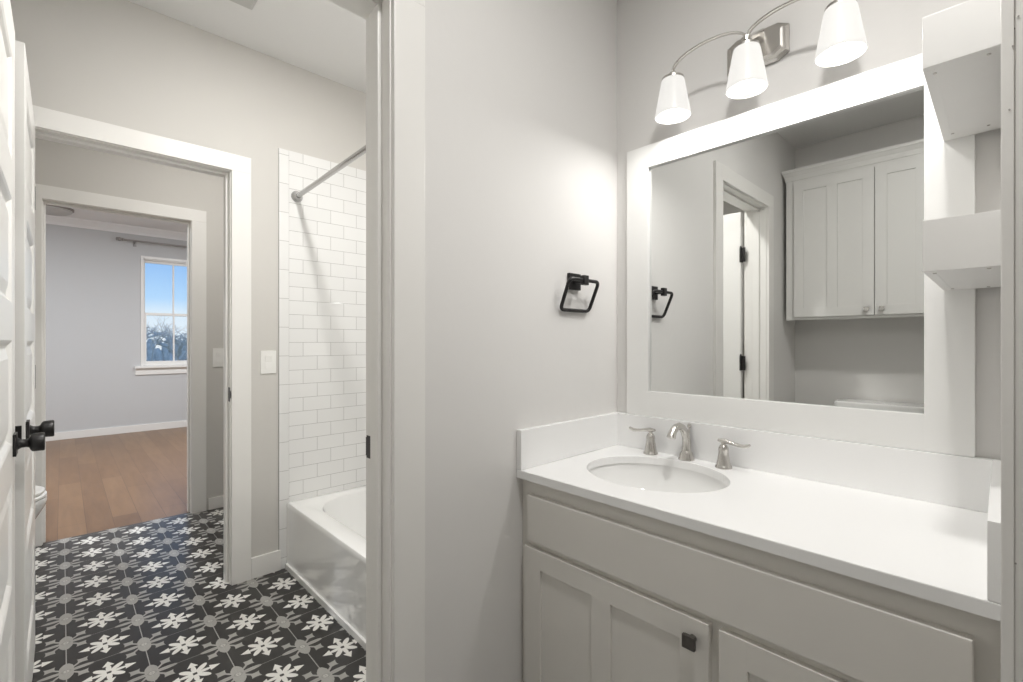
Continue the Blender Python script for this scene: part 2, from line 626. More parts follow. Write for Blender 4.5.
# door casings with jambs and stops (one per doorway)
def doorway(n, xa, xb, d, strike_z, hinge_side=None, stop_at=None):
    """xa < xb are the wall faces; d the clear opening"""
    t, cw, rv = 0.016, 0.087, 0.004
    m = MB()
    # jambs and head
    m.box(xa - 0.001, xb + 0.001, d[0] - 0.018, d[0], 0, HD, 0.0015)
    m.box(xa - 0.001, xb + 0.001, d[1], d[1] + 0.018, 0, HD, 0.0015)
    m.box(xa - 0.001, xb + 0.001, d[0] - 0.018, d[1] + 0.018, HD, HD + 0.018, 0.0015)
    # stops
    s0, s1 = stop_at
    m.box(s0, s1, d[0], d[0] + 0.011, 0, HD, 0.002)
    m.box(s0, s1, d[1] - 0.011, d[1], 0, HD, 0.002)
    m.box(s0, s1, d[0] + 0.011, d[1] - 0.011, HD - 0.011, HD, 0.002)
    o = struct(m, 'trim_%d' % n, M['trim'])
    for x0, x1 in ((xa - t, xa), (xb, xb + t)):
        c = MB()
        c.box(x0, x1, d[0] - rv - cw, d[0] - rv, 0, HD + rv, 0.002)
        c.box(x0, x1, d[1] + rv, d[1] + rv + cw, 0, HD + rv, 0.002)
        c.box(x0, x1, d[0] - rv - cw, d[1] + rv + cw, HD + rv, HD + rv + cw - 0.006, 0.002)
        c.build('casing', M['trim'], o)
    return o


t1 = doorway(1, XT2, XT, D1, 0.93, stop_at=(-1.104, -1.064))
t2 = doorway(2, XD2, XD, D2, 0.94, stop_at=(-2.720, -2.678))
t3 = doorway(3, XH2, XH, D3, 0.94, stop_at=(-4.000, -3.965))
# strike plates on the latch jambs
sp = MB().box(-1.1425, -1.118, D1[1] - 0.0015, D1[1] + 0.001, 0.900, 0.958, 0.0008)
sp.box(-1.1465, -1.1405, D1[1] - 0.0015, D1[1] + 0.004, 0.905, 0.953, 0.0008)
tag(sp.build('strike_plate', M['black'], t1), 'black strike plate')
sp = MB().box(-2.668, -2.640, D2[1] - 0.0015, D2[1] + 0.001, 0.905, 0.975, 0.0008)
sp.lathe([(0.020, -0.0015), (0.020, 0.001)], (-2.642, D2[1] - 0.0005, 0.940), 'Y', 20)
tag(sp.build('strike_plate', M['black'], t2), 'black strike plate')
# trim at the end of the wing wall on the right (post beside the camera)
tr = MB()
tr.box(-0.002, 0.0105, 0.929, 0.95, 0, ZV, 0.0018)
tr.box(0.0105, 0.118, 0.934, 0.95, 0, ZV, 0.0015)
tr = struct(tr, 'trim_4', M['trim'])
for px, pz in ((0.0145, 1.640), (0.0092, 1.600), (0.0060, 1.515), (0.0105, 1.625), (0.012, 0.90)):
    MB().lathe([(0.0011, 0.0), (0.0011, 0.0012)], (px, 0.929 if px < 0.0105 else 0.934, pz), '-Y', 10).build('nail_hole', M['filler'], tr)

# ------------------------------------------------------------------ tile surround of the tub
ZS = 2.222
s = MB().box(XD, XD + 0.008, 0.8752, YTB, 0.335, ZS)
far_tile = struct(s, 'wall_tile_far', M['subway_far'])
s = MB().box(XD, XD + 0.0085, 0.8245, 0.8752, 0.0, ZS, 0.003)
s.build('bullnose_edge', M['subway_edge'], far_tile)
struct(MB().box(XD + 0.008, XT2 - 0.008, YTB - 0.008, YTB, 0.335, ZS), 'wall_tile_side', M['subway_side'])
struct(MB().box(XT2 - 0.008, XT2, 0.8245, YTB - 0.008, 0.0, ZS), 'wall_tile_near', M['subway_far'])

# ------------------------------------------------------------------ panelled doors
def door_leaf(n, width, label, face_knob_side, loc, rz, x_dir, hinge_z, panels=5, knob_z=0.932):
    """local frame: hinge line at x=0, leaf runs along +x (to width), thickness y in [-0.0175, 0.0175]"""
    H, T = 2.030, 0.0175
    root = thing('door_%d' % n, label, 'door', loc, kind='structure', rz=rz)
    m = MB()
    z0 = 0.010
    st = 0.105
    rails = [z0, z0 + 0.20]
    ph = (H - 0.20 - 0.11 - 0.095 * (panels - 1)) / panels
    cuts = []
    z = z0 + 0.20
    for k in range(panels):
        cuts.append((z, z + ph))
        z += ph + 0.095
    # stiles, rails
    m.box(0, st, -T, T, z0, z0 + H, 0.0015)
    m.box(width - st, width, -T, T, z0, z0 + H, 0.0015)
    m.box(st, width - st, -T, T, z0, cuts[0][0])
    m.box(st, width - st, -T, T, cuts[-1][1], z0 + H)
    for (a, b), (c, d) in zip(cuts[:-1], cuts[1:]):
        m.box(st, width - st, -T, T, b, c)
    # panels: recessed field with sloped moulding and a raised centre
    for a, b in cuts:
        for sgn in (-1, 1):
            def ring(ins, y):
                return [(st + ins, sgn * y, a + ins), (width - st - ins, sgn * y, a + ins),
                        (width - st - ins, sgn * y, b - ins), (st + ins, sgn * y, b - ins)]
            m.loops([ring(0, T), ring(0.006, T - 0.003), ring(0.014, T - 0.010), ring(0.020, T - 0.011),
                     ring(0.046, T - 0.004), ring(0.050, T - 0.004)], False, True)
    m.build('slab', M['door'], root, local=True)
    # knobs both sides with square rosettes
    kx, kz = width - 0.066, knob_z
    for sgn in (-1, 1):
        r = MB().box(kx - 0.0285, kx + 0.0285, min(sgn * T, sgn * (T + 0.007)), max(sgn * T, sgn * (T + 0.007)), kz - 0.0285, kz + 0.0285, 0.002)
        ro = tag(r.build('rosette', M['black'], root, local=True), 'square black rosette')
        k = MB().lathe([(0.016, 0.008), (0.0135, 0.011), (0.0110, 0.015), (0.0105, 0.024), (0.0125, 0.029), (0.0200, 0.032), (0.0232, 0.035), (0.0240, 0.038),
                        (0.0245, 0.056), (0.0230, 0.0585), (0.021, 0.059)], (kx, sgn * T, kz), 'Y' if sgn > 0 else '-Y', 28)
        tag(k.build('knob', M['black'], ro, smooth=True, local=True, ang=50), 'black drum knob')
    tag(MB().box(width - 0.0004, width + 0.0022, -0.0115, 0.0115, kz - 0.024, kz + 0.024, 0.0008).build('latch_plate', M['black'], root, local=True), 'black latch plate')
    for hz in hinge_z:
        hb = MB()
        hb.lathe([(0.0075, hz - 0.048), (0.0075, hz + 0.048)], (-0.002, x_dir * (T + 0.003), 0), 'Z', 14)
        hb.lathe([(0.005, hz + 0.048), (0.0055, hz + 0.056), (0.001, hz + 0.059)], (-0.002, x_dir * (T + 0.003), 0), 'Z', 12)
        hb.box(-0.0025, 0.0005, -0.018, 0.0185, hz - 0.046, hz + 0.046)
        hb.box(-0.030, -0.002, x_dir * (T + 0.0005) - 0.002, x_dir * (T + 0.0005) + 0.0015, hz - 0.046, hz + 0.046, 0.0005)
        tag(hb.build('hinge', M['black'], root, smooth=True, local=True), 'black hinge')
    return root


# both doors stand open at right angles into the bathroom, leaf along -x (first) / +x (second)
door_leaf(1, 0.685, 'white five-panel door of the vanity room standing open beside the vanity doorway', 1,
          (XT2 - 0.030, D1[0] + 0.0034, 0), PI, -1, (0.26, 1.064, 1.762))
door_leaf(2, 0.715, 'white five-panel door hinged on the bathroom wall, open before the toilet alcove', 1,
          (XD + 0.026, -0.0930, 0), 0.0, -1, (0.26, 1.064, 1.762), knob_z=0.942)
door_leaf(3, 0.72, 'white five-panel bedroom door swung back behind the bedroom wall', 1,
          (XH2 - 0.022, D3[1] + 0.055, 0), PI - math.radians(28), -1, (0.36, 1.08, 1.80))
# hinge leaves on the bedroom doorway jamb (part of that trim)
for hz in (0.36, 1.08, 1.80):
    tag(MB().box(XH2 - 0.004, XH2 + 0.032, D3[1] - 0.0015, D3[1] + 0.001, hz - 0.046, hz + 0.046, 0.0006).build('hinge_leaf', M['black'], t3), 'black hinge leaf')

# ------------------------------------------------------------------ vanity cabinet
van = thing('vanity_cabinet', 'pale grey shaker vanity cabinet under the white countertop', 'cabinet', (-0.511, 1.29, 0))
YF = 1.028
ZC0, ZC1 = 0.787, 0.8118
b_ = MB()
b_.box(-1.0255, -0.0005, YF, YF + 0.02, 0.095, ZC0)           # face frame
b_.box(-1.020, -1.002, YF + 0.02, YM - 0.004, 0.095, ZC0)
b_.box(-0.022, -0.004, YF + 0.02, YM - 0.004, 0.095, ZC0)
b_.box(-1.002, -0.022, YF + 0.02, YM - 0.004, 0.095, 0.113)
b_.box(-1.002, -0.022, YM - 0.012, YM - 0.004, 0.113, 0.60)
b_.box(-1.020, -0.004, YF + 0.065, YF + 0.083, 0, 0.095)    # toe kick
b_.build('carcass', M['cabinet'], van)


def shaker(m, x0, x1, z0, z1, yb, yf, frame=0.06, mid=None, rail=None):
    """door facing -y (yf < yb) or +y: outer frame with recessed panels; mid: list of (xa, xb) centre stiles"""
    rail = rail or frame
    ya, yc = min(yb, yf), max(yb, yf)
    rec = yf + (0.007 if yb > yf else -0.007)
    xs = [(x0, x0 + frame)] + (mid or []) + [(x1 - frame, x1)]
    for a, b in xs:
        m.box(a, b, ya, yc, z0, z1, 0.0016)
    for (a, b), (c, d) in zip(xs[:-1], xs[1:]):
        m.box(b - 0.0005, c + 0.0005, ya, yc, z0, z0 + rail, 0.0010)
        m.box(b - 0.0005, c + 0.0005, ya, yc, z1 - rail, z1, 0.0010)
        m.box(b - 0.001, c + 0.001, min(yb, rec), max(yb, rec), z0 + rail - 0.001, z1 - rail + 0.001)
    return m


YFF = 1.010
d_ = MB().box(-0.988, -0.031, YFF, YF, 0.605, 0.7420, 0.004, 3)
d_.build('drawer_front', M['cabinet'], van)


def square_knob(x, y0, z, sgn, mat, parent, s=0.0145):
    k = MB()
    k.lathe([(0.008, 0), (0.0065, 0.004), (0.006, 0.014)], (x, y0, z), 'Y' if sgn > 0 else '-Y', 16)
    a, b = sorted((y0 + sgn * 0.013, y0 + sgn * 0.0175))
    k.box(x - s * 0.85, x + s * 0.85, a, b, z - s * 0.85, z + s * 0.85, 0.001)
    a, b = sorted((y0 + sgn * 0.0172, y0 + sgn * 0.026))
    k.box(x - s, x + s, a, b, z - s, z + s, 0.0022)
    return tag(k.build('knob', mat, parent), 'square metal knob')


dd = shaker(MB(), -1.000, -0.440, 0.108, 0.587, YF, YFF, 0.065, [(-0.752, -0.692)], 0.057).build('door', M['cabinet'], van)
square_knob(-0.474, YFF, 0.545, -1, M['pewter'], dd)
dd = shaker(MB(), -0.418, -0.022, 0.108, 0.587, YF, YFF, 0.058, None, 0.060).build('door', M['cabinet'], van)

# ------------------------------------------------------------------ countertop with sink cut-out and splashes
ct = thing('countertop', 'white quartz vanity countertop with upstands on three sides', 'countertop', (-0.511, 1.28, ZC0))
SX, SY, SA, SB = -0.7210, 1.281, 0.2090, 0.182
cx0, cx1, cy0, cy1 = XT + 0.001, -0.001, 1.0020, YM - 0.001


def slab_with_hole():
    m = MB()
    angs = sorted(set([2 * PI * i / 72 for i in range(72)] +
                      [math.atan2(y - SY, x - SX) % (2 * PI) for x in (cx0, cx1) for y in (cy0, cy1)]))
    inn, outr = [], []
    for t in angs:
        c, s_ = math.cos(t), math.sin(t)
        r = 1 / math.sqrt((c / SA) ** 2 + (s_ / SB) ** 2)
        inn.append((SX + r * c, SY + r * s_))
        ks = []
        if c > 1e-9: ks.append((cx1 - SX) / c)
        if c < -1e-9: ks.append((cx0 - SX) / c)
        if s_ > 1e-9: ks.append((cy1 - SY) / s_)
        if s_ < -1e-9: ks.append((cy0 - SY) / s_)
        k = min(ks)
        outr.append((SX + k * c, SY + k * s_))
    e_ = 0.0018
    def ins(p, q, dist):
        v = Vector((q[0] - p[0], q[1] - p[1]))
        L = v.length
        return (p[0] + v.x / L * dist, p[1] + v.y / L * dist)
    rings = []
    o_in = [ins(o, i, e_) for o, i in zip(outr, inn)]
    i_in = [ins(i, o, e_) for o, i in zip(outr, inn)]
    rings.append([(x, y, ZC0) for x, y in inn])
    rings.append([(x, y, ZC0) for x, y in outr])
    rings.append([(x, y, ZC1 - e_) for x, y in outr])
    rings.append([(x, y, ZC1) for x, y in o_in])
    rings.append([(x, y, ZC1) for x, y in i_in])
    rings.append([(x, y, ZC1 - e_) for x, y in inn])
    rings.append([(x, y, ZC0) for x, y in inn])
    m.loops(rings, False, False)
    bmesh.ops.remove_doubles(m.bm, verts=m.bm.verts[:], dist=1e-6)
    return m


slab_with_hole().build('slab', M['quartz'], ct)
ZSP = 0.9325
MB().box(XT + 0.020, -0.0165, YM - 0.0255, YM - 0.0005, ZC1, ZSP, 0.0016).build('backsplash', M['quartz'], ct)
MB().box(XT + 0.0005, XT + 0.020, 1.0026, YM - 0.0005, ZC1 + 0.0008, ZSP, 0.0016).build('side_splash', M['quartz'], ct)
MB().box(-0.0165, -0.0005, 1.0026, YM - 0.0005, ZC1 + 0.0008, ZSP, 0.0016).build('side_splash', M['quartz'], ct)

# ------------------------------------------------------------------ undermount sink
sk = thing('sink_basin', 'white oval undermount sink set below the countertop', 'sink', (SX, SY, 0.655))
prof = [(1.085, 0.7865), (1.03, 0.7868), (1.025, 0.783), (1.01, 0.765), (0.965, 0.735), (0.88, 0.705), (0.74, 0.682), (0.55, 0.668), (0.30, 0.661), (0.115, 0.659)]
rings = [oval(SX, SY, z, SA * k, SB * k, 64) for k, z in prof]
rings_b = [oval(SX, SY, z - 0.010, SA * (k + 0.03), SB * (k + 0.03), 64) for k, z in reversed(prof)]
m = MB()
m.loops(rings + [rings_b[0]] + rings_b[1:], False, False)
m.build('bowl', M['porcelain'], sk, smooth=True, ang=60)
MB().lathe([(0.030, 0.6635), (0.029, 0.6655), (0.022, 0.666), (0.019, 0.660), (0.018, 0.668), (0.014, 0.671), (0.001, 0.672)], (SX, SY, 0), 'Z', 28).build('drain', M['chrome'], sk, smooth=True)

# ------------------------------------------------------------------ widespread faucet
fa = thing('faucet', 'brushed nickel widespread faucet behind the oval sink', 'faucet', (-0.722, 1.480, ZC1))
fx, fy = -0.7235, 1.492
sp_ = MB()
sp_.lathe([(0.0255, 0.0), (0.0255, 0.004), (0.0235, 0.007), (0.0205, 0.020), (0.0165, 0.027), (0.015, 0.030)], (fx, fy, ZC1), 'Z', 28)
path = [(0.000, 0.026), (0.002, 0.042), (0.002, 0.058), (-0.003, 0.076), (-0.014, 0.094), (-0.030, 0.109), (-0.050, 0.116), (-0.070, 0.115), (-0.087, 0.107), (-0.098, 0.096), (-0.103, 0.085)]
rad = [0.0150, 0.0142, 0.0136, 0.0130, 0.0124, 0.0118, 0.0114, 0.0112, 0.0116, 0.0130, 0.0142]
sp_.tube([(fx, fy + a, ZC1 + z) for a, z in path], rad, 20)
spo = sp_.build('spout', M['nickel'], fa, smooth=True, ang=50)
lr = MB().lathe([(0.003, 0.060), (0.003, 0.102), (0.006, 0.104), (0.0065, 0.110), (0.004, 0.115), (0.001, 0.116)], (fx, fy + 0.020, ZC1), 'Z', 14)
lr.tube([(fx, fy + 0.013, ZC1 + 0.04), (fx, fy + 0.020, ZC1 + 0.07)], 0.003, 10)
lr.build('lift_rod', M['nickel'], spo, smooth=True)


def tap(x, y, sgn):
    hb = MB().lathe([(0.0245, 0.0), (0.0245, 0.004), (0.0225, 0.007), (0.0205, 0.010), (0.0165, 0.034), (0.0140, 0.050), (0.0150, 0.054),
                     (0.0142, 0.062), (0.0100, 0.069), (0.0065, 0.072), (0.0065, 0.080)], (x, y, ZC1), 'Z', 28)
    h = hb.build('handle', M['nickel'], fa, smooth=True, ang=50)
    z = ZC1 + 0.080
    pts = [(-0.018, 0.004), (-0.008, 0.003), (0.004, 0.003), (0.020, 0.001), (0.038, -0.002), (0.055, -0.004), (0.070, -0.004), (0.082, -0.001), (0.088, 0.003)]
    rr_ = [0.0060, 0.0090, 0.0105, 0.0085, 0.0072, 0.0072, 0.0080, 0.0078, 0.0050]
    MB().tube([(x + sgn * a * 0.9, y - 0.09 * abs(a), z + b) for a, b in pts], rr_, 14, flat=0.7).build('lever', M['nickel'], h, smooth=True, ang=60)


tap(-0.846, 1.478, -1)
tap(-0.597, 1.478, 1)

# ------------------------------------------------------------------ framed mirror
mr = thing('wall_mirror', 'large mirror in a wide flat white frame above the vanity', 'mirror', (-0.508, YM, 0.935))
fx0, fx1, fz0, fz1 = -0.9713, -0.0445, 0.9332, 1.9085
gx0, gx1, gz0, gz1 = -0.8835, -0.1335, 1.0225, 1.8292
fr_ = MB()
fr_.box(fx0, gx0, 1.5245, YM - 0.0005, fz0, fz1, 0.0015)
fr_.box(gx1, fx1, 1.5245, YM - 0.0005, fz0, fz1, 0.0015)
fr_.box(gx0 - 0.001, gx1 + 0.001, 1.5245, YM - 0.0005, fz0, gz0, 0.0015)
fr_.box(gx0 - 0.001, gx1 + 0.001, 1.5245, YM - 0.0005, gz1, fz1, 0.0015)
fr_.build('frame', M['mirror_frame'], mr)
MB().box(gx0 - 0.0005, gx1 + 0.0005, 1.5375, 1.541, gz0 - 0.0005, gz1 + 0.0005).build('mirror_glass', M['mirror'], mr)

# ------------------------------------------------------------------ vanity light
LY = 1.418
LX = (-0.733, -0.508, -0.283)
ZTOP, ZBOT = 2.044, 1.924
vl = thing('vanity_light', 'brushed nickel vanity light with three lit frosted glass shades above the mirror', 'light fixture', (LX[1], YM, 2.09))
bp_ = MB()


def octo(hw, hh, c):
    cz_ = c * 0.55
    x, z = -0.520, 2.092
    return [(x - hw, z - hh + cz_), (x - hw + c, z - hh), (x + hw - c, z - hh), (x + hw, z - hh + cz_), (x + hw, z + hh - cz_), (x + hw - c, z + hh), (x - hw + c, z + hh), (x - hw, z + hh - cz_)]


rings = [[(x, y, z) for x, z in octo(hw, hh, c)] for hw, hh, c, y in
         ((0.088, 0.056, 0.030, YM), (0.088, 0.056, 0.030, YM - 0.008), (0.080, 0.048, 0.027, YM - 0.013), (0.076, 0.044, 0.025, YM - 0.024), (0.070, 0.038, 0.023, YM - 0.027))]
bp_.loops(rings, False, True)
bp_.build('back_plate', M['nickel'], vl)
st_ = MB()
st_.loops([[(LX[1] + sx * w_, y, z + sz * h_) for sx, sz in ((-1, -1), (1, -1), (1, 1), (-1, 1))] for w_, h_, y, z in
           ((0.014, 0.017, YM - 0.026, 2.122), (0.010, 0.010, YM - 0.045, 2.118), (0.008, 0.006, 1.470, 2.100), (0.008, 0.005, 1.440, 2.078), (0.009, 0.005, LY, 2.066))])
st_.lathe([(0.004, 2.060), (0.014, 2.062), (0.014, 2.072), (0.004, 2.074)], (LX[1], LY, 0), 'Z', 24)
st_.build('stem', M['nickel'], vl)
for sgn in (-1, 1):
    pts = []
    for i in range(25):
        t = PI * i / 24
        x = LX[1] + sgn * (0.1125 - 0.1125 * math.cos(t))
        zz = 2.066 - 0.002 * i / 24 + 0.050 * math.sin(t) ** 0.9
        pts.append((x, LY, zz))
    MB().tube(pts, 0.0075, 12, flat=0.42).build('arm', M['nickel'], vl, smooth=True)
for i, x in enumerate(LX):
    fit = MB().lathe([(0.009, ZTOP + 0.022), (0.011, ZTOP + 0.015), (0.024, ZTOP + 0.009), (0.034, ZTOP + 0.003), (0.0345, ZTOP - 0.004), (0.030, ZTOP - 0.004)], (x, LY, 0), 'Z', 32)
    fit.build('shade_holder', M['nickel'], vl, smooth=True)
    sh = MB().lathe([(0.028, ZTOP + 0.001), (0.0335, ZTOP - 0.002), (0.0365, ZTOP - 0.012), (0.0450, ZTOP - 0.060), (0.0535, ZBOT + 0.010), (0.0545, ZBOT + 0.003), (0.0530, ZBOT),
                     (0.0510, ZBOT + 0.003), (0.0500, ZBOT + 0.010), (0.0415, ZTOP - 0.060), (0.0330, ZTOP - 0.012), (0.0250, ZTOP - 0.004)], (x, LY, 0), 'Z', 40, False, False)
    so = sh.build('shade', M['shade'], vl, smooth=True)
    MB().lathe([(0.013, ZTOP - 0.005), (0.013, ZTOP - 0.035), (0.020, ZTOP - 0.055), (0.027, ZTOP - 0.070), (0.027, ZTOP - 0.082), (0.020, ZTOP - 0.100), (0.008, ZTOP - 0.107)], (x, LY, 0), 'Z', 24).build('bulb', M['bulb'], so, smooth=True)
    lamp('bulb_light', 'AREA', (x, LY, ZBOT + 0.002), LV_BULB, NEUT, 0.098, so)

# ------------------------------------------------------------------ floating shelves beside the mirror
for z0, z1, lab in ((1.3229, 1.4130, 'thick white floating shelf at mid height of the mirror, lower of the two'),
                    (1.6793, 1.7695, 'thick white floating shelf near the mirror top with screws underneath, upper of the two')):
    sh = thing('floating_shelf', lab, 'shelf', (-0.049, 1.30, z0), 'floating shelves beside the mirror')
    m = MB()
    m.box(-0.0978, -0.0005, 1.092, 1.108, z0, z1, 0.0012)
    m.box(-0.0978, -0.0820, 1.108, 1.5235, z0, z1, 0.0012)
    m.box(-0.0825, -0.0005, 1.107, 1.5235, z1 - 0.016, z1, 0.0008)
    m.box(-0.0825, -0.0005, 1.107, 1.5235, z0 + 0.0005, z0 + 0.012, 0.0008)
    m.build('board', M['shelf'], sh)
    for sx, sy in ((-0.084, 1.125), (-0.016, 1.115), (-0.080, 1.480), (-0.022, 1.480)):
        MB().lathe([(0.0028, 0.0), (0.0028, -0.0012), (0.0012, -0.0016)], (sx, sy, z0 + 0.0002), 'Z', 12).build('screw', M['nickel'], sh)

# ------------------------------------------------------------------ towel ring
tw = thing('towel_ring', 'matte black towel ring with square plate on the wall beside the vanity', 'towel ring', (XT, 1.27, 1.405))
MB().box(XT + 0.0002, XT + 0.012, 1.243, 1.304, 1.379, 1.435, 0.002).build('mounting_plate', M['black'], tw)
po = MB()
po.box(XT + 0.009, XT + 0.052, 1.262, 1.280, 1.400, 1.414, 0.003)
po.box(XT + 0.046, XT + 0.062, 1.258, 1.284, 1.391, 1.424, 0.003)
po.build('post', M['black'], tw)


def ring_pts():
    pts = []
    w2, h, r = 0.079, 0.100, 0.018
    corners = [(-w2, 0), (w2, 0), (w2 - 0.002, -h), (-w2 + 0.002, -h)]
    n = len(corners)
    for i in range(n):
        p0, p1, p2 = (Vector((*corners[(i + k) % n], 0)) for k in (-1, 0, 1))
        d0 = (p0 - p1).normalized()
        d1 = (p2 - p1).normalized()
        a, b = p1 + d0 * r, p1 + d1 * r
        for k in range(7):
            t = k / 6
            pts.append(a * (1 - t) ** 2 + p1 * 2 * t * (1 - t) + b * t * t)
    return pts


rp = ring_pts()
pts = []
for p in rp:
    dep = 0.053 + 0.042 * (p.y / 0.100)
    pts.append(Vector((XT + dep, 1.272 + p.x, 1.408 + p.y)))
m = MB()
rings = []
n = len(pts)
for i in range(n):
    t = (pts[(i + 1) % n] - pts[i - 1]).normalized()
    a = Vector((1, 0, 0))
    a = (a - t * a.dot(t)).normalized()
    b2 = t.cross(a)
    rings.append([pts[i] + a * 0.0062 * math.cos(2 * PI * k / 12) + b2 * 0.0062 * math.sin(2 * PI * k / 12) for k in range(12)])
rings.append(rings[0])
m.loops(rings, False, False)
bmesh.ops.remove_doubles(m.bm, verts=m.bm.verts[:], dist=1e-6)
m.build('ring', M['black'], tw, smooth=True)

# ------------------------------------------------------------------ wall cabinet over the toilet (seen in the mirror)
uc = thing('wall_cabinet', 'white two-door wall cabinet with crown moulding seen in the mirror', 'cabinet', (-0.525, YB, 1.343))
cy = -0.420
m = MB()
m.box(-1.000, -0.050, YB + 0.001, cy, 1.357, 2.300)
m.box(-1.000, -0.050, cy - 0.012, cy + 0.003, 1.343, 1.360, 0.001)
m.build('body', M['upper_cabinet'], uc)
MB().loops([[(x, y, z) for x, y in ((-1.000 - o, YB + 0.002), (-1.000 - o, cy + o), (-0.050 + o, cy + o), (-0.050 + o, YB + 0.002))]
            for o, z in ((0.004, 2.262), (0.006, 2.275), (0.008, 2.290), (0.018, 2.312), (0.022, 2.318), (0.022, 2.335))]).build('crown', M['upper_cabinet'], uc)
for xa, xb, kx in ((-0.950, -0.5275, -0.562), (-0.5235, -0.100, -0.489)):
    xm = (xa + xb) / 2
    dd = shaker(MB(), xa, xb, 1.362, 2.240, cy, cy + 0.019, 0.056, [(xm - 0.028, xm + 0.028)], 0.058).build('door', M['upper_cabinet'], uc)
    square_knob(kx, cy + 0.019, 1.398, 1, M['nickel'], dd, 0.013)

# ------------------------------------------------------------------ toilets
def toilet(loc, label, tank_top=0.78):
    root = thing('toilet', label, 'toilet', loc)     # back against y=0 (local), bowl towards +y
    x, y, z = loc
    def ring(cy_, zz, a, b, p=2.3):
        return oval(x, y + cy_, z + zz, a, b, 48, p)
    m = MB()
    m.loops([ring(0.36, 0.0, 0.115, 0.25, 2.8), ring(0.36, 0.02, 0.118, 0.25, 2.8), ring(0.36, 0.12, 0.105, 0.22), ring(0.385, 0.20, 0.115, 0.215),
             ring(0.43, 0.28, 0.150, 0.235), ring(0.455, 0.345, 0.178, 0.245), ring(0.46, 0.375, 0.183, 0.247), ring(0.46, 0.388, 0.180, 0.244),
             ring(0.46, 0.388, 0.135, 0.185), ring(0.46, 0.33, 0.120, 0.165), ring(0.45, 0.26, 0.08, 0.10), ring(0.44, 0.24, 0.03, 0.04)])
    m.box(x - 0.10, x + 0.10, y + 0.04, y + 0.26, z + 0.18, z + 0.375, 0.02, 3)
    m.build('bowl', M['porcelain'], root, smooth=True)
    m = MB()
    so_ = [ring(0.455, 0.390, 0.178, 0.243), ring(0.455, 0.394, 0.184, 0.249), ring(0.455, 0.404, 0.184, 0.249), ring(0.455, 0.408, 0.178, 0.243),
           ring(0.46, 0.408, 0.118, 0.170), ring(0.46, 0.390, 0.118, 0.170)]
    so_.append(so_[0])
    m.loops(so_, False, False)
    bmesh.ops.remove_doubles(m.bm, verts=m.bm.verts[:], dist=1e-6)
    m.build('seat', M['plastic'], root, smooth=True)
    m = MB()
    m.loops([ring(0.450, 0.410, 0.176, 0.240), ring(0.450, 0.414, 0.182, 0.246), ring(0.450, 0.424, 0.182, 0.246), ring(0.450, 0.431, 0.168, 0.232), ring(0.450, 0.433, 0.10, 0.15)])
    m.box(x - 0.075, x - 0.045, y + 0.20, y + 0.235, z + 0.405, z + 0.43, 0.004)
    m.box(x + 0.045, x + 0.075, y + 0.20, y + 0.235, z + 0.405, z + 0.43, 0.004)
    m.build('lid', M['plastic'], root, smooth=True)
    m = MB()
    m.loops([oval(x, y + 0.105, z + zz, a, b, 48, 7) for zz, a, b in ((0.376, 0.195, 0.085), (0.39, 0.203, 0.09), (tank_top - 0.035, 0.218, 0.098))])
    m.build('tank', M['porcelain'], root, smooth=True)
    m = MB()
    m.loops([oval(x, y + 0.107, z + zz, a, b, 48, 7) for zz, a, b in ((tank_top - 0.036, 0.222, 0.100), (tank_top - 0.032, 0.228, 0.104), (tank_top - 0.008, 0.228, 0.104), (tank_top, 0.220, 0.097))])
    m.build('tank_lid', M['porcelain'], root, smooth=True)
    m = MB()
    m.lathe([(0.012, 0.0), (0.012, 0.012)], (x - 0.15, y + 0.200, z + tank_top - 0.09), 'Y', 16)
    m.tube([(x - 0.15, y + 0.212, z + tank_top - 0.09), (x - 0.12, y + 0.216, z + tank_top - 0.092), (x - 0.085, y + 0.214, z + tank_top - 0.098)], [0.006, 0.0055, 0.007], 10)
    m.build('flush_lever', M['chrome'], root, smooth=True)
    return root


toilet((-3.500, -0.762, 0.0), 'white toilet in the tiled alcove, its rounded lid peeking past the open door')
toilet((-0.525, YB + 0.016, 0.0), 'white toilet beneath the wall cabinet, only its tank lid showing in the mirror', 0.825)
# wall behind the alcove toilet
struct(MB().box(XH, XD2, -0.89, -0.775, 0, ZT), 'wall_alcove_rear', M['wall_bath'])

# ------------------------------------------------------------------ bathtub
tb = thing('bathtub', 'white alcove bathtub with a glossy flat apron under the subway tile', 'bathtub', (-1.9, 1.24, 0))
tx0, tx1, ty0, ty1 = XD + 0.0095, XT2 - 0.0095, 0.862, YTB - 0.0095
tcx, tcy, ta, tb_ = (tx0 + tx1) / 2, (ty0 + ty1) / 2, (tx1 - tx0) / 2, (ty1 - ty0) / 2
ZTB = 0.350


def rrect(a, b, z, r, n=12, dy=0.0, cut=0.0):
    """rounded rectangle ring about the tub centre"""
    pts = []
    for qx, qy, t0 in ((1, 1, 0), (-1, 1, PI / 2), (-1, -1, PI), (1, -1, 1.5 * PI)):
        for i in range(n):
            t = t0 + PI / 2 * i / (n - 1)
            pts.append(Vector((tcx + qx * (a - r) + r * math.cos(t), tcy + dy + qy * (b - r) + r * math.sin(t), z)))
    return pts


